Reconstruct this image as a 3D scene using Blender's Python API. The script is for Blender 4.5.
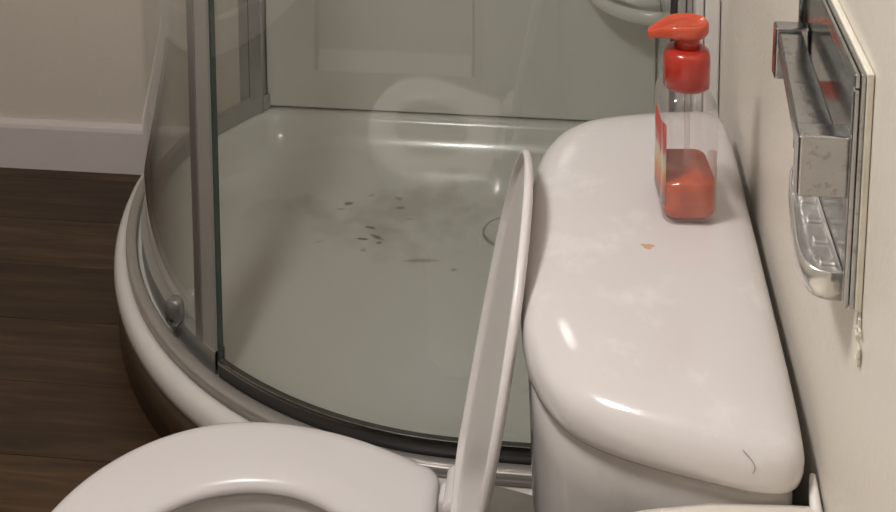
import bpy, math, random
from mathutils import Vector, Matrix
random.seed(7)
for o in list(bpy.data.objects): bpy.data.objects.remove(o)
SC = bpy.context.scene
COL = SC.collection
PI = math.pi
def rad(a): return math.radians(a)

# ------------------------------------------------------------------ camera
FPX, PCX, PCY, EYE = 1090.0, 487.0, -322.0, 1.37      # focal length and principal point in photo pixels
PITCH, YAW = rad(5.9), rad(5.4)
cam = bpy.data.cameras.new('camera')
camo = bpy.data.objects.new('camera', cam); COL.objects.link(camo)
camo.location = (0, 0, EYE)
camo.rotation_euler = (PI/2 - PITCH, 0, YAW)
cam.sensor_fit = 'HORIZONTAL'; cam.sensor_width = 36.0
cam.lens = 36.0 * FPX / 896.0
cam.shift_x = (448.0 - PCX) / 896.0
cam.shift_y = -(256.0 - PCY) / 896.0
cam.clip_start = 0.02
SC.camera = camo

# ------------------------------------------------------------------ world, lamp light, exposure
w = bpy.data.worlds.new('world'); SC.world = w; w.use_nodes = True
w.node_tree.nodes['Background'].inputs[0].default_value = (1.0, 0.94, 0.86, 1)
w.node_tree.nodes['Background'].inputs[1].default_value = 0.02
LAMP = (-0.55, 0.46, 2.18)
LAMP_E = 24.0
LAMP_C = (1.0, 0.965, 0.94, 1)
SC.view_settings.view_transform = 'Standard'
SC.view_settings.look = 'None'
SC.view_settings.gamma = 1.0
SC.view_settings.use_curve_mapping = False
SC.view_settings.exposure = 1.87

# ------------------------------------------------------------------ helpers
def mesh_obj(name, verts, faces, mat, parent=None, smooth=True, loc=None):
    me = bpy.data.meshes.new(name)
    me.from_pydata([tuple(v) for v in verts], [], faces)
    me.update()
    if smooth:
        for p in me.polygons: p.use_smooth = True
    o = bpy.data.objects.new(name, me); COL.objects.link(o)
    if mat: me.materials.append(mat)
    if parent is not None: o.parent = parent
    if loc is not None: o.location = loc
    return o
def fix_normals(o):
    import bmesh
    bm = bmesh.new(); bm.from_mesh(o.data)
    bmesh.ops.remove_doubles(bm, verts=bm.verts, dist=1e-6)
    bmesh.ops.recalc_face_normals(bm, faces=bm.faces)
    bm.to_mesh(o.data); bm.free()
    return o
def loft(name, rings, mat, parent=None, closed=True, cap0=False, cap1=False, smooth=True, wrap=False):
    n = len(rings[0]); V = []; F = []
    for r in rings: V += [tuple(p) for p in r]
    m = len(rings)
    for i in range(m if wrap else m-1):
        j = (i+1) % m
        for k in range(n if closed else n-1):
            l = (k+1) % n
            F.append((i*n+k, i*n+l, j*n+l, j*n+k))
    if cap0: F.append(tuple(range(n-1, -1, -1)))
    if cap1: F.append(tuple((m-1)*n+k for k in range(n)))
    return fix_normals(mesh_obj(name, V, F, mat, parent, smooth))
def box(name, lo, hi, mat, parent=None, bev=0.0, seg=2, loc=None):
    x0, y0, z0 = lo; x1, y1, z1 = hi
    V = [(x0,y0,z0),(x1,y0,z0),(x1,y1,z0),(x0,y1,z0),(x0,y0,z1),(x1,y0,z1),(x1,y1,z1),(x0,y1,z1)]
    F = [(0,3,2,1),(4,5,6,7),(0,1,5,4),(1,2,6,5),(2,3,7,6),(3,0,4,7)]
    o = mesh_obj(name, V, F, mat, parent, smooth=bev > 0, loc=loc)
    if bev > 0: bevel(o, bev, seg)
    return o
def bevel(o, wdt, seg=2, ang=35):
    m = o.modifiers.new('bevel', 'BEVEL'); m.width = wdt; m.segments = seg
    m.limit_method = 'ANGLE'; m.angle_limit = rad(ang); m.harden_normals = True
    return o
def circ(cx, cy, z, r, n=24, sx=1, sy=1):
    return [(cx+r*sx*math.cos(2*PI*k/n), cy+r*sy*math.sin(2*PI*k/n), z) for k in range(n)]
def lathe(name, prof, mat, parent=None, c=(0,0), n=28, cap0=True, cap1=True):
    return loft(name, [circ(c[0], c[1], z, max(r, 1e-4), n) for r, z in prof], mat, parent, cap0=cap0, cap1=cap1)
def tube(name, pts, r, mat, parent=None, n=8, taper=None):
    pts = [Vector(p) for p in pts]; rings = []
    for i, p in enumerate(pts):
        t = (pts[min(i+1, len(pts)-1)] - pts[max(i-1, 0)]).normalized()
        a = t.orthogonal().normalized() if i == 0 else (a - t*a.dot(t)).normalized()
        b = t.cross(a)
        rr = r if taper is None else r*taper(i/(len(pts)-1))
        rings.append([p + (a*math.cos(2*PI*k/n) + b*math.sin(2*PI*k/n))*rr for k in range(n)])
    return loft(name, rings, mat, parent, cap0=True, cap1=True)
def empty(name, loc=(0,0,0)):
    o = bpy.data.objects.new(name, None); COL.objects.link(o); o.location = loc
    o.empty_display_size = 0.05
    return o
def tag(o, label, cat, group=None):
    o['label'] = label; o['category'] = cat
    if group: o['group'] = group
    return o
def struct(o, label=None):
    o['kind'] = 'structure'
    if label: o['label'] = label
    return o

# ------------------------------------------------------------------ materials
def new_mat(name):
    m = bpy.data.materials.new(name); m.use_nodes = True
    nt = m.node_tree; b = nt.nodes['Principled BSDF']
    return m, nt, b
def lin(c):
    return tuple(((v/255)/12.92 if v/255 <= 0.04045 else ((v/255+0.055)/1.055)**2.4) for v in c) + (1,)
def basic(name, rgb, rough=0.4, metal=0.0, var=0.06, scale=12.0, bump=0.0, bscale=80.0, coat=0.0, spec=0.5, dirt=None):
    m, nt, b = new_mat(name); N = nt.nodes; L = nt.links
    tc = N.new('ShaderNodeTexCoord')
    no = N.new('ShaderNodeTexNoise'); no.inputs['Scale'].default_value = scale; no.inputs['Detail'].default_value = 6
    L.new(tc.outputs['Object'], no.inputs['Vector'])
    mx = N.new('ShaderNodeMix'); mx.data_type = 'RGBA'
    c = rgb
    mx.inputs[6].default_value = (c[0]*(1-var), c[1]*(1-var), c[2]*(1-var), 1)
    mx.inputs[7].default_value = (min(1, c[0]*(1+var)), min(1, c[1]*(1+var)), min(1, c[2]*(1+var)), 1)
    L.new(no.outputs['Fac'], mx.inputs[0])
    col = mx.outputs[2]
    if dirt:
        dc, dscale, lo, hi, amt = dirt
        n2 = N.new('ShaderNodeTexNoise'); n2.inputs['Scale'].default_value = dscale; n2.inputs['Detail'].default_value = 9; n2.inputs['Roughness'].default_value = 0.65
        L.new(tc.outputs['Object'], n2.inputs['Vector'])
        mr = N.new('ShaderNodeMapRange'); mr.inputs[1].default_value = lo; mr.inputs[2].default_value = hi; mr.inputs[4].default_value = amt
        L.new(n2.outputs['Fac'], mr.inputs[0])
        m2 = N.new('ShaderNodeMix'); m2.data_type = 'RGBA'; m2.inputs[7].default_value = (*dc[:3], 1)
        L.new(mr.outputs[0], m2.inputs[0]); L.new(col, m2.inputs[6]); col = m2.outputs[2]
    L.new(col, b.inputs['Base Color'])
    b.inputs['Roughness'].default_value = rough; b.inputs['Metallic'].default_value = metal
    b.inputs['Specular IOR Level'].default_value = spec
    b.inputs['Coat Weight'].default_value = coat; b.inputs['Coat Roughness'].default_value = 0.05
    if bump > 0:
        n3 = N.new('ShaderNodeTexNoise'); n3.inputs['Scale'].default_value = bscale; n3.inputs['Detail'].default_value = 4
        L.new(tc.outputs['Object'], n3.inputs['Vector'])
        bp = N.new('ShaderNodeBump'); bp.inputs['Strength'].default_value = bump; bp.inputs['Distance'].default_value = 0.002
        L.new(n3.outputs['Fac'], bp.inputs['Height']); L.new(bp.outputs[0], b.inputs['Normal'])
    return m
M = {}
M['paint'] = basic('cream wall paint', (0.76, 0.705, 0.625), rough=0.42, var=0.03, scale=3, bump=0.25, bscale=140)
M['ceil'] = basic('ceiling paint', (0.78, 0.76, 0.72), rough=0.8, var=0.02)
M['trim'] = basic('white trim paint', (0.76, 0.71, 0.70), rough=0.35, var=0.03, scale=5)
M['china'] = basic('white china', (0.73, 0.69, 0.665), rough=0.12, var=0.02, scale=6, coat=0.6, dirt=((0.60, 0.545, 0.49), 9, 0.56, 0.75, 0.35))
M['lidchina'] = basic('scuffed white china', (0.69, 0.655, 0.645), rough=0.12, var=0.02, scale=6, coat=0.6, dirt=((0.83, 0.81, 0.79), 18, 0.55, 0.70, 0.5))
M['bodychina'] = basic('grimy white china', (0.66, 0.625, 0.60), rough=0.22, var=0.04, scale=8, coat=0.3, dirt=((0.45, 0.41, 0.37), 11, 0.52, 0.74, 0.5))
M['plastic'] = basic('white seat plastic', (0.74, 0.70, 0.695), rough=0.26, var=0.02, scale=6)
M['lidplastic'] = basic('white lid plastic', (0.72, 0.68, 0.665), rough=0.3, var=0.02, scale=6, dirt=((0.86, 0.83, 0.8), 30, 0.6, 0.72, 0.5))
M['acryl'] = basic('white acrylic', (0.72, 0.715, 0.665), rough=0.14, var=0.03, scale=4, coat=0.3)
M['acryl_lip'] = basic('white acrylic rim', (0.76, 0.72, 0.69), rough=0.16, var=0.03, scale=5, coat=0.4)
M['alu'] = basic('brushed aluminium', (0.50, 0.50, 0.49), rough=0.33, metal=0.85, var=0.05, scale=20)
M['alu_white'] = basic('pale satin aluminium', (0.74, 0.71, 0.68), rough=0.42, metal=0.15, var=0.03, scale=8)
M['chrome'] = basic('spotted chrome', (0.44, 0.44, 0.44), rough=0.16, metal=1.0, var=0.12, scale=60, bump=0.06, bscale=120, dirt=((0.27, 0.26, 0.24), 130, 0.55, 0.64, 0.7))
M['thresh'] = basic('taupe satin threshold', (0.40, 0.37, 0.34), rough=0.3, metal=0.35, var=0.05, scale=9)
M['satin'] = basic('worn satin chrome', (0.74, 0.72, 0.69), rough=0.26, metal=0.8, var=0.05, scale=30)
M['guide'] = basic('dull chrome guide', (0.30, 0.30, 0.29), rough=0.22, metal=0.7, var=0.1, scale=40)
M['seal'] = basic('dark rubber seal', (0.045, 0.04, 0.038), rough=0.3, var=0.15, scale=15)
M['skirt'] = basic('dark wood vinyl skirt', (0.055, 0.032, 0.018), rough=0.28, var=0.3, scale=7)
M['hole'] = basic('dark screw recess', (0.02, 0.02, 0.02), rough=0.5)
M['putty'] = basic('cream putty', (0.74, 0.70, 0.60), rough=0.8, var=0.15, scale=60, bump=0.5, bscale=200)
M['counter'] = basic('cream countertop', (0.76, 0.70, 0.62), rough=0.28, var=0.03, scale=10)
M['cabinet'] = basic('cabinet paint', (0.55, 0.52, 0.47), rough=0.5, var=0.03)
M['caulk'] = basic('white caulk', (0.82, 0.79, 0.74), rough=0.4, bump=0.4, bscale=90)
M['soapdrop'] = basic('dried orange soap', (0.62, 0.36, 0.23), rough=0.2)
M['hair'] = basic('brown hair', (0.26, 0.21, 0.18), rough=0.4)

def thin_glass(name, tint, refl=1.0, film=0.0, filmcol=(0.7,0.7,0.66)):
    m = bpy.data.materials.new(name); m.use_nodes = True; nt = m.node_tree; N = nt.nodes; L = nt.links
    N.remove(N['Principled BSDF'])
    tr = N.new('ShaderNodeBsdfTransparent'); tr.inputs[0].default_value = (*tint, 1)
    gl = N.new('ShaderNodeBsdfGlossy'); gl.inputs['Roughness'].default_value = 0.0; gl.inputs[0].default_value = (1, 1, 1, 1)
    ge = N.new('ShaderNodeNewGeometry')
    d = N.new('ShaderNodeVectorMath'); d.operation = 'DOT_PRODUCT'
    L.new(ge.outputs['Normal'], d.inputs[0]); L.new(ge.outputs['Incoming'], d.inputs[1])
    ab = N.new('ShaderNodeMath'); ab.operation = 'ABSOLUTE'; L.new(d.outputs['Value'], ab.inputs[0])
    om = N.new('ShaderNodeMath'); om.operation = 'SUBTRACT'; om.inputs[0].default_value = 1.0; L.new(ab.outputs[0], om.inputs[1])
    pw = N.new('ShaderNodeMath'); pw.operation = 'POWER'; pw.inputs[1].default_value = 5; L.new(om.outputs[0], pw.inputs[0])
    ma = N.new('ShaderNodeMath'); ma.operation = 'MULTIPLY_ADD'; ma.inputs[1].default_value = 0.955*refl; ma.inputs[2].default_value = 0.045*refl
    L.new(pw.outputs[0], ma.inputs[0])
    mx = N.new('ShaderNodeMixShader'); L.new(ma.outputs[0], mx.inputs[0]); L.new(tr.outputs[0], mx.inputs[1]); L.new(gl.outputs[0], mx.inputs[2])
    out = mx.outputs[0]
    if film > 0:                                   # soap film left on the glass
        tc = N.new('ShaderNodeTexCoord'); no = N.new('ShaderNodeTexNoise'); no.inputs['Scale'].default_value = 5; no.inputs['Detail'].default_value = 5
        L.new(tc.outputs['Object'], no.inputs['Vector'])
        mr = N.new('ShaderNodeMapRange'); mr.inputs[1].default_value = 0.35; mr.inputs[2].default_value = 0.75; mr.inputs[3].default_value = film*0.6; mr.inputs[4].default_value = film*1.4
        L.new(no.outputs['Fac'], mr.inputs[0])
        df = N.new('ShaderNodeBsdfDiffuse'); df.inputs[0].default_value = (*filmcol, 1)
        m2 = N.new('ShaderNodeMixShader'); L.new(mr.outputs[0], m2.inputs[0]); L.new(out, m2.inputs[1]); L.new(df.outputs[0], m2.inputs[2]); out = m2.outputs[0]
    L.new(out, N['Material Output'].inputs['Surface'])
    return m
M['glass'] = thin_glass('shower glass', (0.985, 0.988, 0.982), 1.5, 0.02)
M['glass_edge'] = basic('glass edge', (0.05, 0.075, 0.065), rough=0.15, var=0.1)
M['pet'] = thin_glass('clear bottle plastic', (0.95, 0.94, 0.94), 1.2, 0.075, (0.82, 0.77, 0.76))
M['strip'] = basic('grey seal strip', (0.42, 0.405, 0.375), rough=0.35, metal=0.15, var=0.05, scale=9)

def wood_mat():
    m, nt, b = new_mat('dark oak vinyl plank'); N = nt.nodes; L = nt.links
    tc = N.new('ShaderNodeTexCoord'); oi = N.new('ShaderNodeObjectInfo')
    mp = N.new('ShaderNodeMapping'); mp.inputs['Scale'].default_value = (1.6, 22, 22)
    ad = N.new('ShaderNodeVectorMath'); ad.operation = 'ADD'
    sc = N.new('ShaderNodeVectorMath'); sc.operation = 'SCALE'; sc.inputs[0].default_value = (13, 7, 5); L.new(oi.outputs['Random'], sc.inputs['Scale'])
    L.new(tc.outputs['Object'], ad.inputs[0]); L.new(sc.outputs[0], ad.inputs[1]); L.new(ad.outputs[0], mp.inputs[0])
    no = N.new('ShaderNodeTexNoise'); no.inputs['Scale'].default_value = 2.2; no.inputs['Detail'].default_value = 9; no.inputs['Roughness'].default_value = 0.62; no.inputs['Distortion'].default_value = 0.7
    L.new(mp.outputs[0], no.inputs['Vector'])
    cr = N.new('ShaderNodeValToRGB'); e = cr.color_ramp.elements
    e[0].position = 0.28; e[0].color = (0.030, 0.0155, 0.0075, 1)
    e[1].position = 0.75; e[1].color = (0.140, 0.078, 0.036, 1)
    k = e.new(0.52); k.color = (0.070, 0.038, 0.018, 1)
    L.new(no.outputs['Fac'], cr.inputs[0])
    hs = N.new('ShaderNodeHueSaturation'); mr = N.new('ShaderNodeMapRange'); mr.inputs[3].default_value = 0.65; mr.inputs[4].default_value = 1.3
    L.new(oi.outputs['Random'], mr.inputs[0]); L.new(mr.outputs[0], hs.inputs['Value']); L.new(cr.outputs[0], hs.inputs['Color'])
    L.new(hs.outputs[0], b.inputs['Base Color']); b.inputs['Roughness'].default_value = 0.42
    bp = N.new('ShaderNodeBump'); bp.inputs['Strength'].default_value = 0.15; bp.inputs['Distance'].default_value = 0.001
    L.new(no.outputs['Fac'], bp.inputs['Height']); L.new(bp.outputs[0], b.inputs['Normal'])
    return m
M['wood'] = wood_mat()

def tray_mat():
    # greyish acrylic with soap scum and a few brown-pink stains of their own shape; also one tan streak
    m = basic('soap-stained acrylic tray', (0.72, 0.715, 0.665), rough=0.2, var=0.03, scale=4, coat=0.2)
    nt = m.node_tree; N = nt.nodes; L = nt.links; b = N['Principled BSDF']
    col = b.inputs['Base Color'].links[0].from_socket
    tc = N.new('ShaderNodeTexCoord')
    def blob(cx, cy, sx, sy, rot, prev, color, amt, soft=0.5, wob=0.6, nscale=60):
        mp = N.new('ShaderNodeMapping'); mp.vector_type = 'TEXTURE'
        mp.inputs['Location'].default_value = (cx, cy, 0.1); mp.inputs['Rotation'].default_value = (0, 0, rot); mp.inputs['Scale'].default_value = (sx, sy, 1)
        no = N.new('ShaderNodeTexNoise'); no.inputs['Scale'].default_value = nscale; no.inputs['Detail'].default_value = 4
        L.new(tc.outputs['Object'], no.inputs['Vector']); L.new(tc.outputs['Object'], mp.inputs[0])
        le = N.new('ShaderNodeVectorMath'); le.operation = 'LENGTH'; L.new(mp.outputs[0], le.inputs[0])
        ad = N.new('ShaderNodeMath'); ad.operation = 'MULTIPLY_ADD'; ad.inputs[1].default_value = wob*2; ad.inputs[2].default_value = -wob
        L.new(no.outputs['Fac'], ad.inputs[0])
        su = N.new('ShaderNodeMath'); su.operation = 'ADD'; L.new(le.outputs['Value'], su.inputs[0]); L.new(ad.outputs[0], su.inputs[1])
        mr = N.new('ShaderNodeMapRange'); mr.inputs[1].default_value = 1.0; mr.inputs[2].default_value = 1.0-soft; mr.inputs[3].default_value = 0; mr.inputs[4].default_value = amt
        L.new(su.outputs[0], mr.inputs[0])
        mx = N.new('ShaderNodeMix'); mx.data_type = 'RGBA'; mx.inputs[7].default_value = (*color, 1)
        L.new(mr.outputs[0], mx.inputs[0]); L.new(prev, mx.inputs[6]); return mx.outputs[2]
    brown = (0.20, 0.10, 0.075); grey = (0.33, 0.31, 0.26)
    col = blob(-0.33, 2.02, 0.17, 0.10, 0.2, col, grey, 0.45, 0.9, 1.6, 14)
    col = blob(-0.46, 1.95, 0.22, 0.06, -0.3, col, grey, 0.25, 0.9, 1.8, 18)
    col = blob(-0.62, 1.72, 0.06, 0.20, -0.5, col, (0.50, 0.43, 0.36), 0.40, 1.0, 0.5, 10)  # long soft-edged tan streak on the left of the floor
    for cx, cy, sx, sy, ro, am in [(-0.470, 2.028, .010, .009, .3, .75), (-0.482, 2.008, .012, .004, .1, .45), (-0.410, 1.955, .014, .006, -.2, .7),
                                   (-0.418, 1.918, .016, .005, 0, .8), (-0.392, 1.926, .018, .006, -.5, .75), (-0.385, 1.910, .008, .006, 0, .6),
                                   (-0.372, 2.055, .012, .008, -.4, .5), (-0.365, 2.025, .012, .008, 0, .55), (-0.300, 1.865, .040, .007, .1, .45),
                                   (-0.235, 1.845, .008, .006, 0, .45), (-0.41, 1.885, .009, .007, 0, .35), (-0.43, 2.06, .010, .005, .6, .3), (-0.34, 1.99, .010, .004, .2, .3), (-0.50, 1.90, .012, .004, .3, .25)]:
        col = blob(cx, cy, sx, sy, ro, col, brown, am, 0.6, 0.5, 120)
    L.new(col, b.inputs['Base Color'])
    return m
M['tray'] = tray_mat()

def soap_mat():
    m, nt, b = new_mat('orange red liquid soap'); N = nt.nodes; L = nt.links
    tc = N.new('ShaderNodeTexCoord'); no = N.new('ShaderNodeTexNoise'); no.inputs['Scale'].default_value = 45; no.inputs['Detail'].default_value = 5
    L.new(tc.outputs['Object'], no.inputs['Vector'])
    cr = N.new('ShaderNodeValToRGB'); e = cr.color_ramp.elements
    e[0].position = 0.3; e[0].color = (0.47, 0.055, 0.018, 1); e[1].position = 0.75; e[1].color = (0.72, 0.14, 0.035, 1)
    L.new(no.outputs['Fac'], cr.inputs[0]); L.new(cr.outputs[0], b.inputs['Base Color'])
    b.inputs['Roughness'].default_value = 0.12; b.inputs['Subsurface Weight'].default_value = 0.3; b.inputs['Subsurface Radius'].default_value = (0.02, 0.006, 0.003)
    return m
M['soap'] = soap_mat()
M['redcap'] = basic('red translucent cap', (0.43, 0.034, 0.02), rough=0.22, var=0.2, scale=25, coat=0.3)
M['redhead'] = basic('orange red pump head', (0.58, 0.085, 0.04), rough=0.2, var=0.2, scale=25, coat=0.3)

def label_mat():
    m, nt, b = new_mat('printed bottle label'); N = nt.nodes; L = nt.links
    tc = N.new('ShaderNodeTexCoord'); sp = N.new('ShaderNodeSeparateXYZ'); L.new(tc.outputs['Generated'], sp.inputs[0])
    no = N.new('ShaderNodeTexNoise'); no.inputs['Scale'].default_value = 7; no.inputs['Detail'].default_value = 3; L.new(tc.outputs['Generated'], no.inputs['Vector'])
    ad = N.new('ShaderNodeMath'); ad.operation = 'MULTIPLY_ADD'; ad.inputs[1].default_value = 0.22; L.new(no.outputs['Fac'], ad.inputs[0]); L.new(sp.outputs['Z'], ad.inputs[2])
    cr = N.new('ShaderNodeValToRGB'); cr.color_ramp.interpolation = 'EASE'; e = cr.color_ramp.elements
    e[0].position = 0.12; e[0].color = (0.30, 0.28, 0.24, 1); e[1].position = 1.0; e[1].color = (0.45, 0.07, 0.05, 1)
    for p, c in [(0.30, (0.55, 0.12, 0.06, 1)), (0.45, (0.60, 0.25, 0.08, 1)), (0.55, (0.62, 0.45, 0.20, 1)), (0.66, (0.60, 0.52, 0.42, 1)), (0.78, (0.50, 0.09, 0.07, 1))]:
        k = e.new(p); k.color = c
    L.new(ad.outputs[0], cr.inputs[0]); L.new(cr.outputs[0], b.inputs['Base Color']); b.inputs['Roughness'].default_value = 0.35
    return m
M['label'] = label_mat()

# ------------------------------------------------------------------ room shell
WX, WY = 0.169, 2.265            # right wall plane, far wall plane
XL, YN, ZC = -2.0, -1.25, 2.20
fl = struct(box('floor', (XL-.1, YN-.1, -0.08), (WX+.1, WY+.1, -0.004), M['wood']))
struct(box('ceiling', (XL-.1, YN-.1, ZC), (WX+.1, WY+.1, ZC+.1), M['ceil']))
struct(box('wall_far', (XL-.1, WY, -0.004), (WX+.1, WY+.1, ZC), M['paint']))
struct(box('wall_right', (WX, YN, -0.004), (WX+.1, WY, ZC), M['paint']))
struct(box('wall_left', (XL-.1, YN, -0.004), (XL, WY, ZC), M['paint']))
struct(box('wall_near', (XL-.1, YN-.1, -0.004), (WX+.1, YN, ZC), M['paint']))
# planks: rows along x, each plank a part of the floor
PW = 0.1475; y1 = WY; row = 0
seams = [2.2175, 2.07, 1.9225, 1.775, 1.6275, 1.48]
ys = [WY-.001] + seams
while ys[-1] > YN + PW: ys.append(ys[-1] - PW)
ys.append(YN+.001)
plank_mesh = {}
for r in range(len(ys)-1):
    a, b = ys[r+1], ys[r]
    off = [0.35, 0.15, 0.45, 0.25, 0.55][r % 5]
    x = XL - 1.2 + off; xs = [XL+.001]
    while x < WX-.06:
        if x > XL + 0.06: xs.append(x)
        x += 1.2
    xs.append(WX-.001)
    for i in range(len(xs)-1):
        x0, x1 = xs[i], xs[i+1]
        key = (round(x1-x0, 4), round(b-a, 4))
        if key not in plank_mesh:
            o = box('plank', (-(x1-x0)/2+.0006, -(b-a)/2+.0006, -0.004), ((x1-x0)/2-.0006, (b-a)/2-.0006, 0.0), M['wood'], fl)
            me = o.data; plank_mesh[key] = me
        else:
            o = bpy.data.objects.new('plank', plank_mesh[key]); COL.objects.link(o); o.parent = fl
        o.location = ((x0+x1)/2, (a+b)/2, 0)
# baseboards
def baseboard(name, p0, p1, nrm):
    p0 = Vector(p0); p1 = Vector(p1); nrm = Vector(nrm)
    prof = [(0, 0.0005), (0.015, 0.0005), (0.015, 0.097), (0.0125, 0.105), (0.008, 0.111), (0, 0.1125)]
    rings = [[p + nrm*d + Vector((0, 0, z)) for d, z in prof] for p in (p0, p1)]
    o = loft(name, rings, M['trim'], None, cap0=True, cap1=True, smooth=False)
    return struct(o)
baseboard('baseboard_far', (XL+.015, WY-.0005, 0), (-0.80, WY-.0005, 0), (0, -1, 0))
baseboard('baseboard_left', (XL+.0005, YN, 0), (XL+.0005, WY-.017, 0), (1, 0, 0))

# ------------------------------------------------------------------ shower plan curve (offset e outward from the glass line)
GC = (-0.153, 2.087); GR = 0.703
def bend(e):
    # tight bend before the slanted stretch: tray rim and glass line turn at slightly different places
    t = min(1.0, max(0.0, (e-0.010)/0.028))
    sr, sa = 0.26-0.10*t, 195.0-8.0*t
    return sr, sa, (GC[0]+(GR-sr)*math.cos(rad(sa)), GC[1]+(GR-sr)*math.sin(rad(sa)))
def arc_pts(e, a0, a1, n):
    return [(GC[0]+(GR+e)*math.cos(rad(a0+(a1-a0)*k/n)), GC[1]+(GR+e)*math.sin(rad(a0+(a1-a0)*k/n))) for k in range(n+1)]
def left_pts(e, yb):
    # slanted stretch from the far wall, then the tight bend, ending where the main arc starts
    sr, sa, c = bend(e)
    pe = (c[0]+(sr+e)*math.cos(rad(143)), c[1]+(sr+e)*math.sin(rad(143)))
    dx, dy = math.sin(rad(143)), -math.cos(rad(143))
    t = (yb-pe[1])/dy
    ps = [(pe[0]+dx*t*(1-k/6), pe[1]+dy*t*(1-k/6)) for k in range(6)]
    ps += [(c[0]+(sr+e)*math.cos(rad(143+(sa-143)*k/10)), c[1]+(sr+e)*math.sin(rad(143+(sa-143)*k/10))) for k in range(10)]
    return ps
def open_path(e, yb, a_end=270.0, x_end=None, n=44, nf=6):
    ps = left_pts(e, yb) + arc_pts(e, bend(e)[1], a_end, n)
    if x_end is not None:
        yf = GC[1]-GR-e
        ps += [(GC[0]+(x_end-GC[0])*k/nf, yf) for k in range(1, nf+1)]
    return ps
def ring_path(e, yb, xr, zf, zb):
    P = left_pts(e, yb); nl = len(P)
    P = P + arc_pts(e, bend(e)[1], 270, 44)
    out = []
    for i, (x, y) in enumerate(P):
        s = max(0.0, 1 - i/(nl+4)); s = s*s*(3-2*s)
        out.append((x, y, zf+(zb-zf)*s))
    yf = GC[1]-GR-e
    for k in range(1, 9):
        x = GC[0]+(xr-GC[0])*k/8; s = max(0.0, (k-3)/5); s = s*s*(3-2*s)
        out.append((x, yf, zf+(zb-zf)*s))
    for k in range(1, 13): out.append((xr, yf+(yb-yf)*k/12, zb))
    xl = P[0][0]
    for k in range(1, 24): out.append((xr+(xl-xr)*k/24, yb, zb))
    return out

# ------------------------------------------------------------------ shower tray
st = tag(empty('shower_tray', (GC[0], 1.85, 0)), 'rounded white corner shower tray with stained floor and dark skirt', 'shower tray')
def local(rings, o):
    L = o.location
    return [[(p[0]-L.x, p[1]-L.y, p[2]-L.z) for p in r] for r in rings]
G = 0.002
TP = [  # e, z on the curve, inset from walls, z along walls
    (0.049, 0.086, .000, .086), (0.054, 0.092, .000, .095), (0.0555, 0.104, .000, .110), (0.0545, 0.116, .000, .130), (0.050, 0.1245, .000, .150), (0.043, 0.1295, .0003, .165),
    (0.036, 0.1305, .0006, .172), (0.0305, 0.1290, .001, .174), (0.0275, 0.1262, .0013, .1745), (0.0245, 0.1262, .0016, .175), (0.0215, 0.1295, .002, .1755), (0.016, 0.1315, .003, .176)]
rings = [ring_path(e, WY-G-bi, WX-G-bi, zf, zb) for e, zf, bi, zb in TP]
loft('rim', local(rings, st), M['acryl_lip'], st)
TP2 = [(0.016, 0.1315, .003, .176), (0.0, 0.1325, .022, .178), (-0.014, 0.1325, .034, .1775), (-0.020, 0.1310, .038, .175), (-0.027, 0.1265, .043, .168), (-0.036, 0.1190, .052, .150), (-0.048, 0.1120, .066, .128),
       (-0.070, 0.1060, .090, .112), (-0.10, 0.1030, .12, .105), (-0.13, 0.1010, .155, .101)]
rings = [ring_path(e, WY-G-bi, WX-G-bi, zf, zb) for e, zf, bi, zb in TP2]
DR = (-0.145, 1.965)
last = rings[-1]
for f, z in ((0.75, 0.0992), (0.5, 0.098), (0.25, 0.0968)):
    rings.append([(DR[0]+(x-DR[0])*f, DR[1]+(y-DR[1])*f, z) for x, y, _ in last])
rings.append([(DR[0]+(x-DR[0])*0.02, DR[1]+(y-DR[1])*0.02, 0.096) for x, y, _ in last])
basin = loft('basin', [[(x, y, z) for x, y, z in r] for r in local(rings, st)], M['tray'], st, cap1=True)
# material uses world-like coordinates: keep mesh in world coordinates
for v in basin.data.vertices: v.co += st.location
basin.location = -st.location
# skirt under the rim
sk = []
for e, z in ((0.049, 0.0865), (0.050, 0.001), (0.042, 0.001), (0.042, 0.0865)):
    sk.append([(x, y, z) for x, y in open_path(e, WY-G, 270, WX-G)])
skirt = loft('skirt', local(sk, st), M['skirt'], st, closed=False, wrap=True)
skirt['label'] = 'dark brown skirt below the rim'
# drain
dr = lathe('drain', [(0.046, 0.0965), (0.047, 0.0985), (0.044, 0.1000), (0.040, 0.0995), (0.037, 0.0982), (0.0, 0.0992)], M['acryl'], st, (DR[0]-st.location.x, DR[1]-st.location.y), n=36)
rg = [circ(DR[0]-st.location.x, DR[1]-st.location.y, z, r, 40) for r, z in ((0.049, 0.0972), (0.049, 0.0990), (0.0455, 0.1004), (0.0455, 0.0972))]
loft('drain_ring', rg, M['alu'], dr, wrap=True)['label'] = 'dull metal drain ring'

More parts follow.
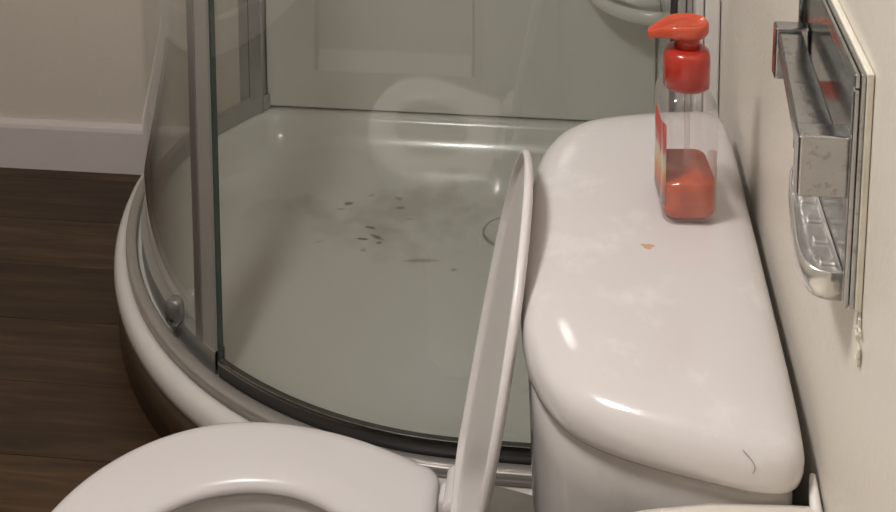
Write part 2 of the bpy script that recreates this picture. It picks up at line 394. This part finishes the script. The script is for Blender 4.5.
# ------------------------------------------------------------------ shower surround panels
su = tag(empty('shower_surround', (-0.26, WY-.012, 0.18)), 'grey white moulded shower wall surround with recessed panel and corner shelf', 'shower wall')
YF = 2.243; zb_, zt_ = 0.1815, 2.06
def surround_back():
    xs = [-0.700, -0.592, -0.584, -0.246, -0.238, WX-.020]
    zs = [zb_, 0.268, 0.312, 1.60, 1.64, zt_]
    yb = WY-.0008
    def yy(i, j):
        inn = (2 <= i <= 3) and (2 <= j <= 3)
        return YF + (0.0165 if inn else 0)
    V = []; F = []; nx, nz = len(xs), len(zs)
    for j in range(nz):
        for i in range(nx): V.append((xs[i], yy(i, j), zs[j]))
    for j in range(nz-1):
        for i in range(nx-1): F.append((j*nx+i, j*nx+i+1, (j+1)*nx+i+1, (j+1)*nx+i))
    b0 = len(V)
    for (x, z) in ((xs[0], zs[0]), (xs[-1], zs[0]), (xs[-1], zs[-1]), (xs[0], zs[-1])): V.append((x, yb, z))
    F.append((b0+3, b0+2, b0+1, b0))
    F.append(tuple([b0, b0+1] + [i for i in range(nx-1, -1, -1)]))
    F.append(tuple([b0+2, b0+3] + [(nz-1)*nx+i for i in range(nx)]))
    F.append(tuple([b0+1, b0+2] + [j*nx+nx-1 for j in range(nz-1, -1, -1)]))
    F.append(tuple([b0+3, b0] + [j*nx for j in range(nz)]))
    L = su.location
    V = [(x-L.x, y-L.y, z-L.z) for x, y, z in V]
    o = fix_normals(mesh_obj('back_panel', V, F, M['acryl'], su, smooth=True))
    bevel(o, 0.004, 2, 20)
    return o
surround_back()
L = su.location
def subox(name, lo, hi, mat, bev=.004): return box(name, [lo[i]-L[i] for i in range(3)], [hi[i]-L[i] for i in range(3)], mat, su, bev)
subox('side_panel', (WX-.019, 1.415, zb_), (WX-.0008, YF-.001, zt_), M['acryl'])
for z0, z1, r0 in ((0.462, 0.490, 0.150), (0.86, 0.89, 0.15)):
    def q(r, z): return [(WX-.019-L.x, YF-L.y, z-L.z)] + [(WX-.019-r*math.cos(a*PI/2/16)-L.x, YF-r*math.sin(a*PI/2/16)-L.y, z-L.z) for a in range(17)]
    sh = loft('corner_shelf', [q(r0-.03, z0-.012), q(r0-.008, z0), q(r0, z0+.008), q(r0, z1-.006), q(r0-.006, z1), q(r0-.012, z1), q(r0-.02, z1-.012)], M['acryl'], su, cap0=True, cap1=True)

# ------------------------------------------------------------------ shower enclosure
en = tag(empty('shower_enclosure', (GC[0], GC[1]-GR, 0.133)), 'curved frameless glass shower enclosure with grey aluminium profiles', 'shower enclosure')
EL = en.location
ZG0, ZG1 = 0.168, 1.90
def eloc(p): return (p[0]-EL.x, p[1]-EL.y, p[2]-EL.z)
def sheet(name, pin, pout, z0, z1, mat, edge=None, parent=en):
    # faces and edges keep their own vertices so the smooth normals stay square to the sheet
    V = []; F = []; mi = []
    def strip(p, q, flip, smooth, m):
        b = len(V); n = len(p)
        V.extend(eloc(v) for v in p); V.extend(eloc(v) for v in q)
        for k in range(n-1):
            f = (b+k, b+k+1, b+n+k+1, b+n+k)
            F.append(f[::-1] if flip else f); mi.append(m)
    at = lambda P, z: [(x, y, z) for x, y in P]
    strip(at(pin, z0), at(pin, z1), True, True, 0)
    strip(at(pout, z0), at(pout, z1), False, True, 0)
    strip(at(pin, z0), at(pout, z0), False, False, 1)
    strip(at(pin, z1), at(pout, z1), True, False, 1)
    for i in (0, -1):
        strip([(*pin[i], z0), (*pout[i], z0)], [(*pin[i], z1), (*pout[i], z1)], i == 0, False, 1)
    o = mesh_obj(name, V, F, mat, parent)
    if edge:
        o.data.materials.append(edge)
        for p, i in zip(o.data.polygons, mi): p.material_index = i
    return o
A_STRIP0, A_STRIP1 = 231.0, 234.8
gp = sheet('fixed_glass', open_path(-.008, YF-.014, 235.1, n=36), open_path(-.002, YF-.014, 235.1, n=36), ZG0, ZG1, M['glass'], M['glass_edge'])
X_DOOR = 0.108
yfr = GC[1]-GR
def door_path(e):
    return arc_pts(e, 236.35, 270, 24) + [(GC[0]+(X_DOOR-GC[0])*k/8, yfr-e) for k in range(1, 9)]
dg = sheet('sliding_glass_door', door_path(.006), door_path(.012), ZG0, ZG1, M['glass'], M['glass_edge'])
sheet('door_seal', arc_pts(.0045, 236.4, 270, 24)+[(X_DOOR-.002, yfr-.0045)], arc_pts(.0135, 236.4, 270, 24)+[(X_DOOR-.002, yfr-.0135)], 0.1345, ZG0+.004, M['seal'], parent=en)
# vertical strips where the two sheets overlap
sheet('overlap_strip', arc_pts(-.007, A_STRIP0, A_STRIP1, 4), arc_pts(.0045, A_STRIP0, A_STRIP1, 4), ZG0+.004, ZG1, M['strip'])
sheet('edge_gasket', arc_pts(.005, 236.28, 236.40, 1), arc_pts(.013, 236.28, 236.40, 1), ZG0, ZG1, M['glass_edge'])
sheet('strip_channel', arc_pts(.0046, A_STRIP0-.15, A_STRIP0+1.2, 2), arc_pts(.0075, A_STRIP0-.15, A_STRIP0+1.2, 2), ZG0+.004, ZG1, M['alu'])
sheet('highlight_strip', arc_pts(.013, 236.4, 270, 24)+[(X_DOOR-.002, yfr-.013)], arc_pts(.0145, 236.4, 270, 24)+[(X_DOOR-.002, yfr-.0145)], ZG0-.001, ZG0+.005, M['chrome'])  # added chrome strip standing in for the bright highlight along the glass foot
# bottom rail: low curved aluminium threshold under the fixed sheet and the door track
def rail(name, e0, e1, z0, z1, path, mat):
    prof = [(e0, z0), (e0, z1-.002), (e0+.003*(1 if e1 > e0 else -1), z1), (e1-.003*(1 if e1 > e0 else -1), z1), (e1, z1-.002), (e1, z0)]
    R = [[eloc((x, y, z)) for x, y in path(e)] for e, z in prof]
    return loft(name, R, mat, en, closed=False, wrap=True)
rail('threshold', 0.0145, 0.0335, .1316, .1500, lambda e: open_path(e, YF-.006, 270, WX-.004), M['thresh'])
def fixed_rail(e): return open_path(e, YF-.006, 234.9, n=36)
R = []
for e, top in ((-.012, 0), (-.012, 1), (.006, 1), (.006, 0)):
    ring = []
    for i, (x, y) in enumerate(fixed_rail(e)):
        f = max(0.0, 1-i/20); f = f*f*(3-2*f)
        ring.append(eloc((x, y, (.172+.042*f) if top else (.1335+.046*f))))
    R.append(ring)
fr = loft('fixed_glass_rail', R, M['alu'], en, closed=False, wrap=True, smooth=False)
bevel(fr, .0015, 2, 50)
rail('top_rail', -0.018, 0.024, ZG1-.01, ZG1+.035, lambda e: open_path(e, YF-.006, 270, WX-.004), M['alu'])
# wall profiles
def ebox(name, lo, hi, mat, bev=.002, parent=en): return box(name, eloc(lo), eloc(hi), mat, parent, bev)
wp = ebox('wall_profile', (-0.752, YF-.028, .1785), (-0.7015, WY-.001, ZG1), M['alu'])
ebox('profile_groove', (-0.731, YF-.0285, .180), (-0.7285, YF-.026, ZG1-.002), M['seal'], 0, wp)
wq = ebox('wall_profile', (0.1375, yfr-.040, .1545), (WX-.0205, yfr+.024, ZG1), M['alu_white'], .004)
wq = ebox('closing_profile', (0.1165, yfr-.012, .140), (0.1370, yfr+.014, ZG1), M['strip'], .003)
ebox('profile_groove', (0.1275, yfr-.0135, .142), (0.1290, yfr-.011, ZG1-.002), M['seal'], 0, wq)
ebox('door_gasket', (0.1085, yfr-.014, .140), (0.1160, yfr-.002, ZG1), M['seal'], .001)
wr = box('wall_flange', eloc((WX-.020, yfr-.045, .1755)), eloc((WX-.0008, yfr+.024, ZG1)), M['acryl_lip'], en, .004)
# chrome guide at the foot of the fixed glass
ga = rad(226.3)
gx, gy = GC[0]+(GR+.016)*math.cos(ga), GC[1]+(GR+.016)*math.sin(ga)
ga = rad(252)               # the clip is turned a little toward the room
rings = []
for d, s in ((0, .9), (.002, 1), (.014, 1), (.017, .82)):
    r_ = []
    for k in range(28):
        t = 2*PI*k/28
        u_ = .0145*s*math.cos(t); v_ = .0140*s*math.sin(t) + (.009 if math.sin(t) > 0 else -.009)
        r_.append(eloc((gx + math.cos(ga)*(d-.012) - math.sin(ga)*u_, gy + math.sin(ga)*(d-.012) + math.cos(ga)*u_, .1875+v_)))
    rings.append(r_)
gd = loft('glass_guide', rings, M['guide'], en, cap0=True, cap1=True)
gd['label'] = 'chrome guide clip'
rings = []
for d, s in ((.0, 1), (.0012, 1), (.0013, .5)):
    rings.append([eloc((gx+math.cos(ga)*(.0046+d)-math.sin(ga)*.0042*s*math.cos(2*PI*k/14), gy+math.sin(ga)*(.0046+d)+math.cos(ga)*.0042*s*math.cos(2*PI*k/14), .1765+.0042*s*math.sin(2*PI*k/14))) for k in range(14)])
loft('screw', rings, M['hole'], gd, cap0=True, cap1=True)

# ------------------------------------------------------------------ toilet
YC = 0.955
to = tag(empty('toilet', (-0.2, YC, 0)), 'white toilet with raised lid leaning on its broad tank', 'toilet')
TL = to.location
def tloc(p): return (p[0]-TL.x, p[1]-TL.y, p[2]-TL.z)
# tank outline (half), x forward is -x
half = [(-0.0555, 0.0), (-0.0550, 0.04), (-0.0535, 0.08), (-0.0505, 0.115), (-0.0455, 0.143), (-0.0385, 0.163), (-0.0275, 0.184), (-0.0125, 0.201), (0.006, 0.213), (0.032, 0.223), (0.062, 0.231), (0.095, 0.238), (0.122, 0.2425),
        (0.139, 0.2425), (0.149, 0.2385), (0.1555, 0.230), (0.158, 0.218), (0.1595, 0.18), (0.160, 0.12), (0.160, 0.06)]
def densify(pts, k=3):
    out = []; n = len(pts)
    for i in range(n):
        p0, p1, p2, p3 = pts[i-1], pts[i], pts[(i+1) % n], pts[(i+2) % n]
        for j in range(k):
            t = j/k
            out.append(tuple(0.5*((2*p1[c]) + (-p0[c]+p2[c])*t + (2*p0[c]-5*p1[c]+4*p2[c]-p3[c])*t*t + (-p0[c]+3*p1[c]-3*p2[c]+p3[c])*t**3) for c in (0, 1)))
    return out
full = densify(half + [(0.160, 0.0)] + [(x, -y) for x, y in reversed(half[1:])], 3)
TCX = 0.052
def inset_outline(d, z, extra=(0, 0)):
    out = []
    for x, y in full:
        out.append(tloc((TCX + (x-TCX)*(1-d/0.106) + extra[0], YC + y*(1-d/0.243), z)))
    return out
lid_prof = [(0.045, 0.7225), (0.008, 0.7225), (0.003, 0.7235), (0.0008, 0.727), (0.0, 0.733), (0.0, 0.741), (0.0015, 0.748), (0.0045, 0.7535), (0.009, 0.7575), (0.016, 0.7610), (0.026, 0.7635), (0.040, 0.7655), (0.060, 0.7668), (0.085, 0.7674), (0.1055, 0.7675)]
tk = loft('tank_lid', [inset_outline(d, z) for d, z in lid_prof], M['lidchina'], to, cap0=True, cap1=True)
body = [(0.012, 0.7222), (0.0065, 0.715), (0.0065, 0.68), (0.010, 0.58), (0.022, 0.47), (0.030, 0.395), (0.040, 0.374), (0.055, 0.368)]
loft('tank', [inset_outline(d, z) for d, z in body], M['bodychina'], to, cap0=True, cap1=True)

def seat_half(x, grow=0.0):
    if x < -0.36: return (0.181+grow)*math.sqrt(max(0.0, 1-((x+0.36)/(0.199+grow))**2))
    return 0.181 + grow - 1.25*(x+0.36)**2
def seat_outline(xb, grow=0.0, rc=0.022, n=40):
    P = []
    # far side from front tip to the back corner, then mirrored
    for k in range(n+1):
        a = PI - (PI/2)*k/n
        P.append((-0.36 + (0.199+grow)*math.cos(a), (0.181+grow)*math.sin(a)))
    xe = xb - rc
    for k in range(1, 15):
        x = -0.36 + (xe+0.36)*k/14
        P.append((x, seat_half(x, grow)))
    y0 = P[-1][1]
    for k in range(1, 7):
        a = PI/2*(1-k/6)*0.9
        P.append((xe + rc*math.cos(a), y0 - rc*1.15*(1-math.sin(a))))
    P.append((xb, 0.05)); P.append((xb, 0.0))
    return P + [(x, -y) for x, y in reversed(P[1:-1])]
def scale_about(P, sx, sy, c=-0.35): return [(c+(x-c)*sx, y*sy) for x, y in P]
SO = seat_outline(-0.152)
NS = len(SO)
def hole(k, grow=0.0):
    x, y = SO[k]; a = math.atan2(y/0.181, (x+0.345)/0.21)
    return (-0.338+(0.125+grow)*math.cos(a), (0.094+grow)*math.sin(a))
def ins(P, d): return [(-0.355+(x+0.355)*(1-d/0.205), y*(1-d/0.181)) for x, y in P]
ZS = 0.391
R = []
for d, z in ((0.010, ZS-.020), (0.003, ZS-.019), (0.0, ZS-.014), (0.0005, ZS-.008), (0.003, ZS-.004), (0.008, ZS-.001), (0.016, ZS+.0005)):
    R.append([tloc((x, YC+y, z)) for x, y in ins(SO, d)])
for g, z in ((0.030, ZS+.0003), (0.016, ZS-.001), (0.007, ZS-.0035), (0.002, ZS-.0075), (0.0, ZS-.013), (0.004, ZS-.019), (0.012, ZS-.020)):
    R.append([tloc((hole(k, g)[0], YC+hole(k, g)[1], z)) for k in range(NS)])
seat = loft('seat', R, M['plastic'], to, wrap=True)
# bowl: outer shell, rim and hollow inside
RB = []
def egg(sx, sy, z, cx=-0.345, shift=0): return [tloc((cx+shift+(x+0.345)*sx, YC+y*sy, z)) for x, y in SO]
for sx, sy, z, sh in ((0.46, 0.50, 0.0005, .09), (0.46, 0.50, 0.02, .09), (0.44, 0.46, 0.10, .09), (0.50, 0.50, 0.18, .07), (0.70, 0.72, 0.26, .035), (0.88, 0.90, 0.315, .008), (0.95, 0.95, 0.345, 0), (0.955, 0.955, 0.362, 0), (0.94, 0.94, 0.369, 0)):
    RB.append(egg(sx, sy, z, shift=sh))
for g, z in ((0.025, 0.369), (0.012, 0.367), (0.007, 0.360), (0.008, 0.345), (0.014, 0.338), (0.010, 0.31), (-0.012, 0.25), (-0.045, 0.19), (-0.070, 0.165)):
    RB.append([tloc((hole(k, g)[0], YC+hole(k, g)[1], z)) for k in range(NS)])
bowl = loft('bowl', RB, M['china'], to, cap0=True, cap1=True)
wt = loft('bowl_water', [[tloc((hole(k, -.045)[0], YC+hole(k, -.045)[1], 0.192)) for k in range(NS)], [tloc((hole(k, -.10)[0]*1.0, YC+hole(k, -.088)[1], 0.1922)) for k in range(NS)]], basic('bowl water', (0.30, 0.29, 0.26), rough=0.05), to, cap1=True)
# rear deck under hinges and tank
def deckring(z, g=0.0):
    P = [(-0.175, 0.146), (-0.135, 0.145), (-0.10, 0.143), (-0.06, 0.134), (0.0, 0.120), (0.10, 0.104), (0.135, 0.096)]
    P = [(x, y+g) for x, y in P]
    P = P + [(x, -y) for x, y in reversed(P)]
    return [tloc((x, YC+y, z)) for x, y in P]
loft('rear_deck', [deckring(0.0008, -.03), deckring(0.06, -.03), deckring(0.20, -.035), deckring(0.28, -.02), deckring(0.33, 0), deckring(0.362, 0.002), deckring(0.3675, -.004)], M['china'], to, cap0=True, cap1=True)
# lid, raised and leaning back against the tank
AL = rad(10.8); XH, ZH = -0.1235, 0.392
LO = seat_outline(-0.140, grow=0.002, rc=0.028)
def lpt(x, y, depth):          # depth: distance from the outer (tank side) face toward the bowl side
    v = -(x-XH)*0.965
    dx = -0.040*y              # the loose lid sits slightly twisted on its hinges
    return tloc((XH + dx + v*math.sin(AL) - depth*math.cos(AL), YC+y, ZH + v*math.cos(AL) + depth*math.sin(AL)))
R = []
for d, dep in ((0.165, -0.0035), (0.12, -0.003), (0.06, -0.0015), (0.025, 0.0), (0.010, 0.001), (0.003, 0.0030), (0.0, 0.0055), (0.0004, 0.0088), (0.0015, 0.0105), (0.0032, 0.0111), (0.0048, 0.0106), (0.0056, 0.0092), (0.0066, 0.0052), (0.010, 0.0036), (0.05, 0.0033), (0.12, 0.0030), (0.165, 0.0029)):
    R.append([lpt(x, y, dep) for x, y in ins(LO, d)])
ld = loft('lid', R, M['lidplastic'], to, cap0=True, cap1=True)
ld['label'] = 'raised toilet lid'
# hinges
for s in (-1, 1):
    yh = YC + s*0.088
    h = box('hinge', tloc((-0.149, yh-.013, 0.3695)), tloc((-0.112, yh+.013, 0.404)), M['plastic'], to, .006, 3)
    lathe_r = [[tloc((-0.131+.0125*math.cos(2*PI*k/20), yh+q_, 0.4015+.0105*math.sin(2*PI*k/20))) for k in range(20)] for q_ in (-.024, -.022, .022, .024)]
    loft('hinge_barrel', lathe_r, M['plastic'], h, cap0=True, cap1=True)

# ------------------------------------------------------------------ soap pump bottle on the tank lid
BX, BY, BZ = 0.0940, 0.990, 0.7682
sb = tag(empty('soap_bottle', (BX, BY, BZ)), 'clear pump bottle with red cap and some orange red soap, on toilet tank', 'soap bottle')
sb.rotation_euler.z = rad(6)
def rrect(hx, hy, r, z, n=6):
    P = []
    for cx, cy, a0 in ((hx-r, hy-r, 0), (-hx+r, hy-r, 90), (-hx+r, -hy+r, 180), (hx-r, -hy+r, 270)):
        for k in range(n+1):
            a = rad(a0+90*k/n); P.append((cx+r*math.cos(a), cy+r*math.sin(a), z))
    return P
HX, HY = 0.0258, 0.034
prof = [(-.008, .0005), (-.003, .001), (-.0005, .004), (0, .009), (-.0005, .05), (0, .100), (-.001, .109), (-.004, .1155), (-.008, .1195), (-.0105, .1215)]
R = [rrect(HX+d, HY+d*1.2, 0.013+d*.3, z) for d, z in prof]
R.append(rrect(.0135, .0135, .0134, .123)); R.append(rrect(.0135, .0135, .0134, .131))
bt = loft('bottle', R, M['pet'], sb, cap0=True)
lv = 0.0365
R = [rrect(HX+d-.0018, HY+d-.0018, 0.012+d*.3, z) for d, z in ((-.008, .0025), (-.003, .003), (-.0005, .006), (0, .011), (-.0003, .03), (0, lv))]
loft('liquid_soap', R, M['soap'], sb, cap0=True, cap1=True)
# label wrapped on the left face
R = []
for z in (.014, .03, .05, .07, .092):
    R.append([(-HX-.0004+(.0035*(abs(t)**4)), t*(HY-.0075), z) for t in [(-1+2*k/10) for k in range(11)]])
lb = loft('label_sticker', R, M['label'], sb, closed=False)
sm = lb.modifiers.new('thickness', 'SOLIDIFY'); sm.thickness = 0.0003
lb['label'] = 'red and yellow printed sticker'
lathe('cap', [(0.0206, .1185), (0.0219, .1195), (0.0220, .140), (0.0216, .148), (0.0200, .1525), (0.0160, .1548), (0.0125, .1555)], M['redcap'], sb, n=32)
lathe('neck', [(0.0122, .1550), (0.0118, .170)], M['redcap'], sb, n=24)
R = []
# pump head: rounded disc with a spout that tapers to the left and dips
def headring(s, z):
    P = []
    for k in range(44):
        t = 2*PI*k/44
        x, y = 0.0200*math.cos(t), 0.0180*math.sin(t)
        dz = 0
        if x < -0.0085:
            f = (-x-0.0085)/0.0115
            x = -0.0085 - f*0.0285
            y = math.copysign(0.0163*(1-f)**1.5 + 0.0048*min(1, (1.02-f)*14), y)
            dz = -0.0075*f*f + (0.1760-z)*0.45*f
        P.append((x*s if x > 0 else x*(0.98+.02*s), y*s, z+dz))
    return P
for s, z in ((0.72, .1675), (0.92, .1680), (1.0, .1710), (1.0, .1760), (0.97, .1790), (0.90, .1808), (0.82, .1806), (0.74, .1790), (0.40, .1784)):
    R.append(headring(s, z))
loft('pump_head', R, M['redhead'], sb, cap0=True, cap1=True)
# dip tube inside
tube('dip_tube', [(0.001, 0.0, .012), (0.002, 0.001, .06), (0.0, 0.0, .117)], .0028, M['pet'], sb, n=10)

# dried drop of soap and a hair on the tank lid
R = [[(0.0065*r*(1+.25*math.sin(3*t)+.15*math.sin(5*t+1))*math.cos(t)*1.2, 0.0065*r*(1+.25*math.sin(3*t)+.15*math.sin(5*t+1))*math.sin(t), z) for t in [2*PI*k/20 for k in range(20)]] for r, z in ((1, 0), (.9, .0006), (.5, .0009))]
sd = loft('soap_drop', R, M['soapdrop'], None, cap0=True, cap1=True); sd.location = (0.0565, 0.922, 0.7671); sd.scale = (0.75, 0.6, 0.7)
tag(sd, 'small dried orange soap drop on the tank lid', 'soap drop')

hp = []
for k in range(9):
    t = k/8; x = 0.112 + 0.008*math.sin(t*2.2); d, z = 0.0045*(1-t)**2, 0.7535-0.0135*t
    hp.append((x, YC-0.2418*(1-d/0.243)-.0010, z+.0010))
h0 = Vector(hp[0])
hr = tube('hair_strand', [Vector(p)-h0 for p in hp], .00024, M['hair'], None, n=6); hr.location = h0
tag(hr, 'short curved brown hair on the front edge of the tank lid', 'hair')

# ------------------------------------------------------------------ soap dish on the right wall
dish = tag(empty('soap_dish', (WX, 0.719, 0.990)), 'crooked chrome wall soap dish with grab bar and ribbed tray', 'soap dish')
dish.rotation_euler.x = rad(3.5); dish.scale = (0.94, 0.94, 0.94)
def dbox(name, n0, n1, a0, a1, b0, b1, mat, bev=.0015, parent=dish): return box(name, (-n1, a0, b0), (-n0, a1, b1), mat, parent, bev)
dbox('backing', .0005, .0050, -.0905, .0915, -.0715, .0950, M['putty'], .001)
pl = dbox('back_plate', .0052, .0085, -.090, .090, -.070, .094, M['chrome'], .001)
for nm, a0, a1, b0, b1 in (('frame_edge', -.090, .090, .084, .094), ('frame_edge', -.090, -.0845, -.070, .0835), ('frame_edge', .0845, .090, -.070, .0835)):
    dbox(nm, .0087, .0125, a0, a1, b0, b1, M['chrome'], .0015, pl)
def quad_bar(name, n00, n01, a0, n10, n11, a1, b0, b1):        # straight bar whose reach from the wall differs at its two ends
    R = [[(-n0, a, b0), (-n1, a, b0), (-n1, a, b1), (-n0, a, b1)] for n0, n1, a in ((n00, n01, a0), (n10, n11, a1))]
    return bevel(loft(name, R, M['chrome'], dish, cap0=True, cap1=True), .002)
quad_bar('bar', .0170, .0425, -.0665, .0140, .0325, .0605, .028, .044)
for a0, a1, n in ((-.084, -.067, .0435), (.061, .074, .0345)):
    dbox('post', .0087, n, a0, a1, .004, .047, M['chrome'], .002)
# tray: ribbed, with raised lip
R = []
def tray_ring(n1, a, b, w0=.0087):
    P = [(-w0, -a, b), (-w0, a, b)]
    P += [(-w0-(n1-w0)*math.sin(PI/2*k/8)**.6, a*math.cos(PI/2*k/8)**.45 if k < 8 else 0, b) for k in range(1, 9)]
    P += [(-w0-(n1-w0)*math.sin(PI/2*k/8)**.6, -a*math.cos(PI/2*k/8)**.45, b) for k in range(7, 0, -1)]
    return [(-.0087+(x+.0087)*(1-.30*y/.07), y*.86-.011, z) for x, y, z in P]        # the crooked tray sticks out further at its near end
for n1, a, b, w0 in ((.024, .064, -.082, .0087), (.029, .0700, -.079, .0087), (.0315, .0730, -.070, .0087), (.0315, .0730, -.058, .0087), (.0300, .0715, -.0565, .0090), (.0280, .0695, -.0575, .0095), (.0270, .0685, -.0605, .0100),
                    (.0255, .0670, -.0615, .0105), (.022, .060, -.0617, .012), (.018, .03, -.0618, .014)):
    R.append(tray_ring(n1, a, b, w0))
tr = loft('tray', R, M['satin'], dish, cap0=True, cap1=True)
for k in range(5):
    a = -.058+.022*k
    dbox('rib', .011, .0215, a-.0028, a+.0028, -.0620, -.0588, M['satin'], .0012, tr)
for k in range(9):
    s = random.uniform(.002, .0045)
    P = [(-.0005-random.uniform(0, .002), -.088+random.uniform(-.006, .003), -.074-.0045*k)]
    c = P[0]
    vs = [(c[0]-s*random.uniform(.3, .6)*(i % 2), c[1]+s*random.uniform(.5, 1)*(-1 if i & 2 else 1), c[2]+s*random.uniform(.6, 1.1)*(-1 if i & 4 else 1)) for i in range(8)]
    F = [(0,1,3,2),(4,6,7,5),(0,4,5,1),(2,3,7,6),(0,2,6,4),(1,5,7,3)]
    fix_normals(mesh_obj('putty_chip', vs, F, M['putty'], dish, smooth=False))

# ------------------------------------------------------------------ vanity beside the camera
va = tag(empty('vanity', (0.0, 0.15, 0)), 'cream vanity countertop edge beside the wall near the tank', 'vanity')
far = [(WX-.003, 0.7168), (0.155, 0.7166), (0.14, 0.7160), (0.09, 0.7125), (0.046, 0.7035), (0.0, 0.690), (-0.04, 0.677), (-0.09, 0.648), (-0.14, 0.607), (-0.19, 0.547), (-0.222, 0.467), (-0.235, 0.387), (-0.238, 0.2), (-0.238, -0.40), (WX-.003, -0.40)]
CT = 0.7198
def cring(d, z):
    cx, cy = 0.0, 0.1
    return [((cx+(x-cx)*(1-d/.25) if x < WX-.01 else x), (cy+(y-cy)*(1-d/.5))-0.15, z) for x, y in far]
loft('countertop', [cring(.006, CT-.030), cring(.001, CT-.028), cring(0, CT-.022), cring(0, CT-.007), cring(.002, CT-.002), cring(.006, CT)], M['counter'], va, cap0=True, cap1=True)
box('backsplash', (WX-.016, -.55, CT+.0005), (WX-.003, .46, CT+.022), M['counter'], va, .003)
tube('caulk_bead', [(WX-.007, .556, CT-.004), (WX-.006, .572, CT-.001), (WX-.005, .582, CT+.001), (WX-.0045, .586, CT+.003)], .0036, M['caulk'], va, taper=lambda t: 1.3-.7*t)
box('cabinet', (-0.215, -.53, .08), (WX-.003, .25, .6815), M['cabinet'], va, .003)
box('toe_kick', (-0.15, -.52, .0008), (WX-.003, .24, .0795), M['cabinet'], va)
for y0, y1 in ((-.51, -.145), (-.135, .235)):
    d = box('door', (-0.234, y0, .10), (-0.2155, y1, .67), M['cabinet'], va, .004)
    yk = -.18 if y0 < -.3 else -.10
    kn = [[(-0.2345-q_, yk+r*math.cos(2*PI*k/16), .60+r*math.sin(2*PI*k/16)) for k in range(16)] for r, q_ in ((.005, 0), (.005, .012), (.012, .016), (.012, .022), (.006, .025))]
    loft('knob', kn, M['chrome'], d, cap0=True, cap1=True)

# ------------------------------------------------------------------ ceiling lamp (the room's light)
lp = tag(empty('ceiling_lamp', LAMP), 'round flush ceiling lamp with frosted bowl above the toilet', 'lamp')
lathe('lamp_base', [(0.15, 0.019), (0.155, 0.010), (0.15, -0.010)], M['alu_white'], lp, n=40)
em = bpy.data.materials.new('lit frosted bowl'); em.use_nodes = True
nb = em.node_tree.nodes; nb.remove(nb['Principled BSDF'])
e_ = nb.new('ShaderNodeEmission'); e_.inputs[0].default_value = LAMP_C; e_.inputs[1].default_value = LAMP_E
em.node_tree.links.new(e_.outputs[0], nb['Material Output'].inputs['Surface'])
lathe('lamp_bowl', [(0.140, -0.0105), (0.138, -0.03), (0.122, -0.052), (0.09, -0.070), (0.05, -0.080), (0.0, -0.083)], em, lp, n=40)
